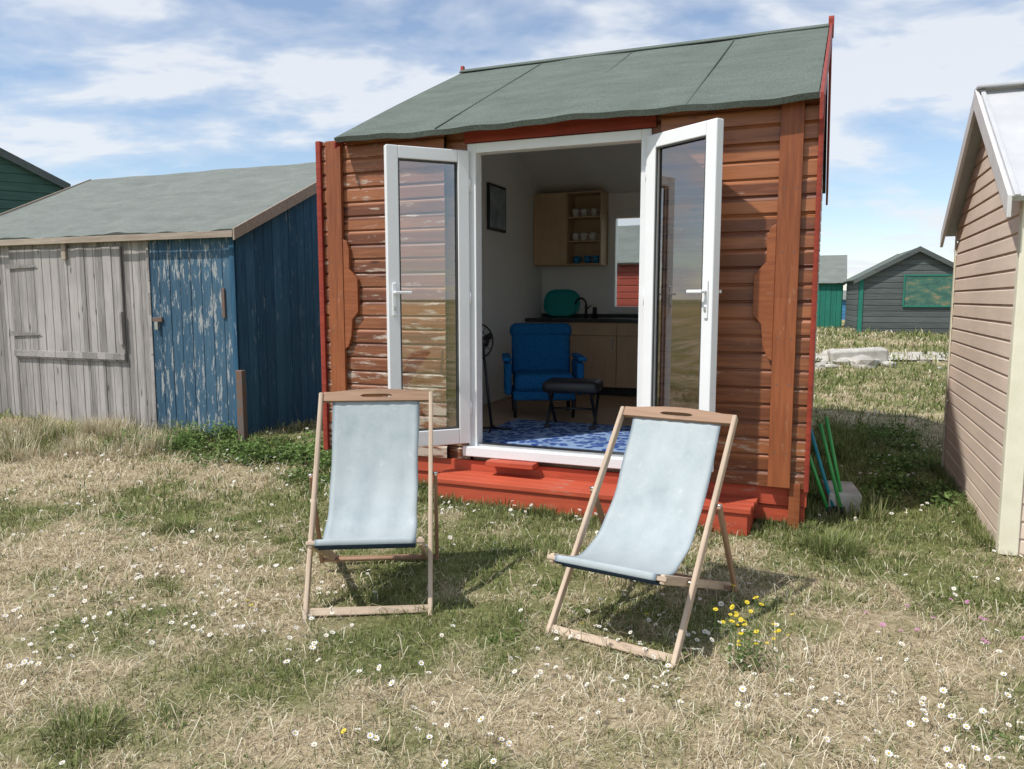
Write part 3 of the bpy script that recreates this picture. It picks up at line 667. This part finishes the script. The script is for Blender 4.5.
# =============================================================== VEGETATION
def inside(x,y,ox,oy,X0,X1,Y0,Y1):
    dx=x-ox;dy=y-oy; X=cx*dx+sx*dy; Y=-sx*dx+cx*dy
    return (X>X0)&(X<X1)&(Y>Y0)&(Y<Y1)
def blocked(x,y):
    return inside(x,y,OX,OY,-3.42,.0,-.02,4.1)|inside(x,y,OX,OY,-2.62,-.3,-.39,.1)|inside(x,y,-2.97,8.34,-4.7,0,0,4.6)|inside(x,y,RX,RY,-3.02,0,0,2.43)
def bladearr(P,L,Wd,lean,az,C):
    n=len(P); hx=np.cos(az);hy=np.sin(az); sxn=-hy;syn=hx
    def row(k,wk,bend):
        cz=np.cos(lean*bend);sn=np.sin(lean*bend)
        b=P+np.stack([hx*L*k*sn,hy*L*k*sn,L*k*cz],1)
        o=np.stack([sxn*Wd*wk,syn*Wd*wk,np.zeros(n)],1)*.5
        return b-o,b+o
    a,b=row(0,1,0);c,d=row(.55,.85,.6);t,_=row(1,0,1.0)
    V=np.stack([a,b,c,d,t],1).reshape(-1,3)
    q=np.arange(n)*5
    loops=np.stack([q,q+1,q+3,q+2,q+2,q+3,q+4],1).ravel()
    st=np.stack([np.arange(n)*7,np.arange(n)*7+4],1).ravel()
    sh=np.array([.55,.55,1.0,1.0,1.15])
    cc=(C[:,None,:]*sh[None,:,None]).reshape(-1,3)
    return V,loops,st,cc
def leafmat(name,tr=.25):
    m,nt,b,o=newmat(name); nt.nodes.remove(b)
    at=N(nt,'ShaderNodeAttribute',attribute_name='Col')
    d=N(nt,'ShaderNodeBsdfDiffuse'); t=N(nt,'ShaderNodeBsdfTranslucent'); mx=N(nt,'ShaderNodeMixShader'); mx.inputs[0].default_value=tr
    nt.links.new(at.outputs['Color'],d.inputs[0]); nt.links.new(at.outputs['Color'],t.inputs[0])
    nt.links.new(d.outputs[0],mx.inputs[1]); nt.links.new(t.outputs[0],mx.inputs[2]); nt.links.new(mx.outputs[0],o.inputs[0]); return m
m_leaf=leafmat('grass_blades')
GP=np.array([(.18,.225,.075),(.24,.28,.10),(.30,.33,.14),(.37,.36,.19),(.14,.185,.06)])
SP=np.array([(.78,.68,.49),(.64,.53,.36),(.84,.76,.59),(.48,.38,.25),(.56,.51,.31)])
zones=[(1.5,3.5,-3.4,3.4,7000,.0030,.032),(3.5,5.5,-4.8,4.8,4200,.0045,.036),(5.5,8.6,-7,7,1700,.007,.048),(8.6,14,-8,12,480,.013,.075),(14,24,3,16,180,.022,.10)]
Vs=[];Ls=[];Ss=[];Cs=[];ov_=0;ol_=0
def addb(P,L,Wd,lean,az,C):
    global ov_,ol_
    V,l,s,c=bladearr(P,L,Wd,lean,az,C); Vs.append(V);Ls.append(l+ov_);Ss.append(s+ol_);Cs.append(np.clip(c,0,.88)); ov_+=len(V);ol_+=len(l)
for (y0,y1,x0,x1,den,w,ln) in zones:
    n=int((y1-y0)*(x1-x0)*den); x=rng.uniform(x0,x1,n);y=rng.uniform(y0,y1,n)
    cl=vn(x*9,y*9,7)*.6+vn(x*3,y*3,8)*.5
    keep=(~blocked(x,y))&(rng.random(n)<np.clip(cl*1.5,.15,1)); x=x[keep];y=y[keep];cl=cl[keep];n=len(x)
    d=dry(x,y); isd=rng.random(n)<np.clip(d*1.2-.06,0.08,.92)
    C=np.where(isd[:,None],SP[rng.integers(0,5,n)],GP[rng.integers(0,5,n)])*rng.uniform(.7,1.2,(n,1))
    L=ln*rng.uniform(.5,1.6,n)*(.55+.9*cl)*np.where(d<.3,1.2,1.0); lean=np.where(isd,rng.uniform(.7,1.5,n),rng.uniform(.2,1.15,n))
    P=np.stack([x,y,gz(x,y)-.004],1)
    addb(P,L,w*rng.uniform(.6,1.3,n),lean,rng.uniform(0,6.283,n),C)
n=36000; x=rng.uniform(-6,4.5,n);y=1.6+rng.random(n)**1.4*7; d=dry(x,y); k_=(~blocked(x,y))&(rng.random(n)<np.clip((d-.25)*1.6,.04,1)); x=x[k_];y=y[k_];n=len(x)
addb(np.stack([x,y,gz(x,y)+rng.uniform(.0,.02,n)],1),rng.uniform(.06,.19,n),rng.uniform(.0018,.0030,n)*(1+y*.08),rng.uniform(1.25,1.6,n),rng.uniform(0,6.28,n),SP[rng.integers(0,4,n)]*rng.uniform(.8,1.2,(n,1)))
def tuft(px,py,rad,n,ln,w,pal,leanmax=.9):
    a=rng.uniform(0,6.28,n); r_=rad*np.sqrt(rng.random(n)); x=px+r_*np.cos(a);y=py+r_*np.sin(a)
    k_=~blocked(x,y); x=x[k_];y=y[k_];a=a[k_];n=len(x)
    addb(np.stack([x,y,gz(x,y)-.005],1),ln*rng.uniform(.5,1.2,n),w*rng.uniform(.7,1.2,n),rng.uniform(.05,leanmax,n),a+rng.normal(0,.5,n),pal[rng.integers(0,len(pal),n)]*rng.uniform(.75,1.15,(n,1)))
tuft(-1.48,2.52,.13,450,.08,.004,GP,1.3); tuft(1.93,4.50,.18,700,.12,.005,GP,1.2); tuft(-2.2,4.9,.15,400,.08,.004,GP)
for i in range(150):
    px=rng.uniform(-6.2,-3.4); py=7.0+rng.random()*2.0
    tuft(px,py,.13,60,rng.uniform(.12,.26),.005,SP if rng.random()<.7 else GP,.8)
for i in range(110):
    t_=rng.uniform(-3.5,.1); p=H(t_,rng.uniform(-.14,-.02)if t_>-.3 or t_<-2.65 else -.43)
    tuft(p[0],p[1],.07,40,rng.uniform(.05,.10),.005,GP,.8)
for i in range(60):
    t_=rng.uniform(0,2.5); X,Y=-3.06,t_; px=RX+cx*X-sx*Y; py=RY+sx*X+cx*Y
    tuft(px,py,.07,50,rng.uniform(.06,.12),.005,GP,.7)
for i in range(80):
    p=H(rng.uniform(.02,.5),rng.uniform(.2,4.2)); tuft(p[0],p[1],.12,60,rng.uniform(.08,.18),.007,GP,.8)
for i in range(240):
    px=rng.uniform(-3.2,3.2);py=rng.uniform(2,6.5)
    tuft(px,py,.05,35,rng.uniform(.04,.075),.0038,GP if dry(px,py)<.5 else SP,.9)
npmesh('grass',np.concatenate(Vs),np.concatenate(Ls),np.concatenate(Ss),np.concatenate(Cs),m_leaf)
def leaves(name,spots,mat):
    V=[];C=[]
    for (px,py,rad,h,n,s) in spots:
        a=rng.uniform(0,6.28,n);r_=rad*np.sqrt(rng.random(n)); x=px+r_*np.cos(a);y=py+r_*np.sin(a)
        z=gz(x,y)+h*rng.random(n)**.8*np.sqrt(np.clip(1-(r_/rad)**2,.08,1))
        k_=~blocked(x,y); x=x[k_];y=y[k_];z=z[k_];m_=len(x)
        P=np.stack([x,y,z],1); d1=rng.normal(size=(m_,3)); d1[:,2]*=.5; d1/=np.linalg.norm(d1,axis=1)[:,None]
        up=rng.normal(size=(m_,3))*.5+np.array([0,-.2,1]); sd=np.cross(d1,up); sd/=np.linalg.norm(sd,axis=1)[:,None]
        sz=(s*rng.uniform(.5,1.3,m_))[:,None]
        q=np.stack([P,P+d1*sz*.5+sd*sz*.28,P+d1*sz,P+d1*sz*.5-sd*sz*.28],1); V.append(q.reshape(-1,3))
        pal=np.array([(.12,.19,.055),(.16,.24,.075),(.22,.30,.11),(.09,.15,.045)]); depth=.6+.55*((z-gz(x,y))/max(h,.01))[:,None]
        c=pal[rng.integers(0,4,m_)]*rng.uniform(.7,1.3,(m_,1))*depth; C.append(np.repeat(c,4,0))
    V=np.concatenate(V);C=np.concatenate(C); nf=len(V)//4
    return npmesh(name,V,np.arange(nf*4),np.arange(nf)*4,C,mat)
sp=[]
for i in range(48):
    px=rng.uniform(-3.9,-1.5); py=8.25-(px+3)*.37-rng.random()**1.5*1.2
    if px>-2.9: py=min(py,8.1-(rng.random()*1.3))
    sp.append((px,py,rng.uniform(.12,.26),rng.uniform(.08,.24),int(rng.uniform(180,380)),.036))
for i in range(18): sp.append((rng.uniform(-1.9,-.9),rng.uniform(5.6,6.5),rng.uniform(.08,.18),rng.uniform(.05,.12),150,.028))
for i in range(26): 
    p=H(rng.uniform(.1,1.0),rng.uniform(.6,4.5)); sp.append((p[0],p[1],rng.uniform(.12,.3),rng.uniform(.06,.16),200,.04))
for i in range(170):
    px=rng.uniform(-4,4);py=rng.uniform(2.1,7.5)
    if dry(px,py)<.5: sp.append((px,py,rng.uniform(.05,.14),.02,int(rng.uniform(50,120)),.012+py*.001))
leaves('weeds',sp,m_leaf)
def flowers(name,pts,pet,cen,rad,hgt,npet=9):
    V=[];F=[];mi=[]
    for (x,y,sc) in pts:
        z0=float(gz(x,y)); h=hgt*random.uniform(.7,1.3)*sc; tx,ty=random.gauss(0,.35),random.gauss(-.15,.35)
        nrm=Vector((tx,ty,1)).normalized(); u_=nrm.cross(Vector((0,1,.1))).normalized(); w_=nrm.cross(u_)
        c=Vector((x+tx*.03,y+ty*.03,z0+h)); r_=rad*(.5+.5*sc)*random.uniform(.75,1.15)
        q_=len(V); V+= [(x-.001,y,z0),(x+.001,y,z0),tuple(c+Vector((.001,0,0))),tuple(c-Vector((.001,0,0)))]; F.append((q_,q_+1,q_+2,q_+3)); mi.append(2)
        off=random.uniform(0,1)
        for k_ in range(npet):
            a=2*math.pi*(k_+off)/npet; da=math.pi/npet*.85; q_=len(V)
            f_=lambda aa,rr_,hh: tuple(c+(u_*math.cos(aa)+w_*math.sin(aa))*rr_+nrm*hh)
            V+=[f_(a,r_*.2,0),f_(a-da,r_*.72,.001),f_(a,r_,.0025),f_(a+da,r_*.72,.001)]; F.append((q_,q_+1,q_+2,q_+3)); mi.append(0)
        q_=len(V); V+=[tuple(c+(u_*math.cos(k_*1.047)+w_*math.sin(k_*1.047))*r_*.3+nrm*.003) for k_ in range(6)]; F.append(tuple(range(q_,q_+6))); mi.append(1)
    o=O(name,V,F,[pet,cen,m_stem])
    for p,i_ in zip(o.data.polygons,mi): p.material_index=i_
    return o
m_stem=M('flower_stem',(.14,.20,.06),rough=.8); m_petal=M('white_petal',(.86,.86,.84),(.82,.80,.80),50,rough=.7); m_yel=M('yellow_centre',(.75,.50,.04),rough=.7)
m_pet2=M('yellow_petal',(.82,.66,.02),(.78,.56,.01),50,rough=.6); m_pinkp=M('pink_petal',(.55,.25,.42),(.45,.17,.33),50,rough=.7)
pts=[]
while len(pts)<820:
    y=2.2+random.random()**1.1*6.3; x=random.uniform(-.75,.72)*y
    if blocked(np.array([x]),np.array([y]))[0]: continue
    dn=float(vn(x*1.1,y*1.1,11))
    if random.random()>max(.12,(dn-.35)*2.0): continue
    for _ in range(random.randint(1,3)):
        xx=x+random.gauss(0,.12);yy=y+random.gauss(0,.12)
        if not blocked(np.array([xx]),np.array([yy]))[0]: pts.append((xx,yy,random.uniform(.75,1.2)*(1+max(0,yy-4)*.10)))
flowers('daisies',pts,m_petal,m_yel,.0125,.050)
yp=[(.96+random.gauss(0,.06),3.03+random.gauss(0,.06),random.uniform(.6,2.0)) for _ in range(34)]
flowers('yellow_wildflowers',yp,m_pet2,m_yel,.0095,.125,12)
flowers('yellow_wildflowers',[(-.55,2.45,1),(-1.2,3.45,1),(-1.25,3.5,1),(.52,3.35,1),(.6,3.3,1.1),(1.3,3.4,1),(-2.2,3.0,1),(.3,3.2,1)],m_pet2,m_yel,.012,.07,12)
flowers('clover_flowers',[(random.gauss(2.0,.22),random.gauss(3.35,.22),random.uniform(.9,1.2)) for _ in range(16)],m_pinkp,m_pinkp,.013,.05,8)
fsp=[(.96+rng.normal(0,.06),3.03+rng.normal(0,.05),.05,rng.uniform(.08,.18),30,.018) for _ in range(12)]
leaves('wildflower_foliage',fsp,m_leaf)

# =============================================================== LIGHT & SKY
sv=Vector((-.62,-.34,1.05)).normalized()
el=math.asin(sv.z); az=math.atan2(sv.x,sv.y)
L=bpy.data.lights.new('sun','SUN'); L.energy=4.3; L.angle=R(1.2); L.color=(1,.96,.90)
lo=bpy.data.objects.new('sun',L); lo.rotation_mode='QUATERNION'; lo.rotation_quaternion=sv.to_track_quat('Z','Y'); lo.location=(-6,-5,12); COL.objects.link(lo)
w=bpy.data.worlds.new('World'); scene.world=w; w.use_nodes=True; nt=w.node_tree; nt.nodes.clear()
w.cycles.sampling_method='MANUAL'; w.cycles.sample_map_resolution=256
out=N(nt,'ShaderNodeOutputWorld'); b1=N(nt,'ShaderNodeBackground'); b2=N(nt,'ShaderNodeBackground'); mx=N(nt,'ShaderNodeMixShader')
sky=N(nt,'ShaderNodeTexSky',sky_type='NISHITA'); sky.sun_disc=False; sky.sun_elevation=el; sky.sun_rotation=az%(2*math.pi); sky.air_density=1.0; sky.dust_density=.1; sky.ozone_density=2.5
nt.links.new(sky.outputs[0],b1.inputs[0]); b1.inputs[1].default_value=.15
tc=N(nt,'ShaderNodeTexCoord'); sp_=N(nt,'ShaderNodeSeparateXYZ'); nt.links.new(tc.outputs['Generated'],sp_.inputs[0])
ad=N(nt,'ShaderNodeMath',operation='ADD'); nt.links.new(sp_.outputs['Z'],ad.inputs[0]); ad.inputs[1].default_value=.22
mxm=N(nt,'ShaderNodeMath',operation='MAXIMUM'); nt.links.new(ad.outputs[0],mxm.inputs[0]); mxm.inputs[1].default_value=.05
cmb=N(nt,'ShaderNodeCombineXYZ')
for i,a_ in enumerate('XY'):
    dv=N(nt,'ShaderNodeMath',operation='DIVIDE'); nt.links.new(sp_.outputs[a_],dv.inputs[0]); nt.links.new(mxm.outputs[0],dv.inputs[1]); nt.links.new(dv.outputs[0],cmb.inputs[i])
def wn(scale,detail,rough,dist,loc,stretch=(1,1,1)):
    mp=N(nt,'ShaderNodeMapping'); mp.inputs['Location'].default_value=loc; mp.inputs['Scale'].default_value=stretch; mp.inputs['Rotation'].default_value=(0,0,R(-12))
    nt.links.new(cmb.outputs[0],mp.inputs[0])
    n_=N(nt,'ShaderNodeTexNoise'); n_.inputs['Scale'].default_value=scale; n_.inputs['Detail'].default_value=detail; n_.inputs['Roughness'].default_value=rough; n_.inputs['Distortion'].default_value=dist
    nt.links.new(mp.outputs[0],n_.inputs['Vector']); return n_.outputs['Fac']
n1=wn(1.3,5,.55,.25,(3.1,1.7,0),(.85,1.3,1)); n2=wn(4.0,4,.6,.3,(7,2,0),(.9,1.2,1))
ma=N(nt,'ShaderNodeMath',operation='MULTIPLY_ADD'); nt.links.new(n2,ma.inputs[0]); ma.inputs[1].default_value=.40; nt.links.new(n1,ma.inputs[2])
fac=ramp(nt,ma.outputs[0],[(.60,(.12,.12,.12)),(.69,(.40,.40,.40)),(.77,(.88,.88,.88))])
b2.inputs[0].default_value=(.90,.94,1.0,1); b2.inputs[1].default_value=.95
nt.links.new(fac,mx.inputs[0]); nt.links.new(b1.outputs[0],mx.inputs[1]); nt.links.new(b2.outputs[0],mx.inputs[2]); nt.links.new(mx.outputs[0],out.inputs[0])

cam=bpy.data.cameras.new('camera'); co=bpy.data.objects.new('camera',cam); COL.objects.link(co); scene.camera=co
cam.sensor_width=36; cam.lens=27.07; cam.clip_start=.05; cam.clip_end=12000
co.location=(0,0,1.5); co.rotation_euler=(R(90-6.3),0,0)
scene.view_settings.view_transform='Standard'; scene.view_settings.look='None'; scene.view_settings.exposure=0; scene.view_settings.gamma=1
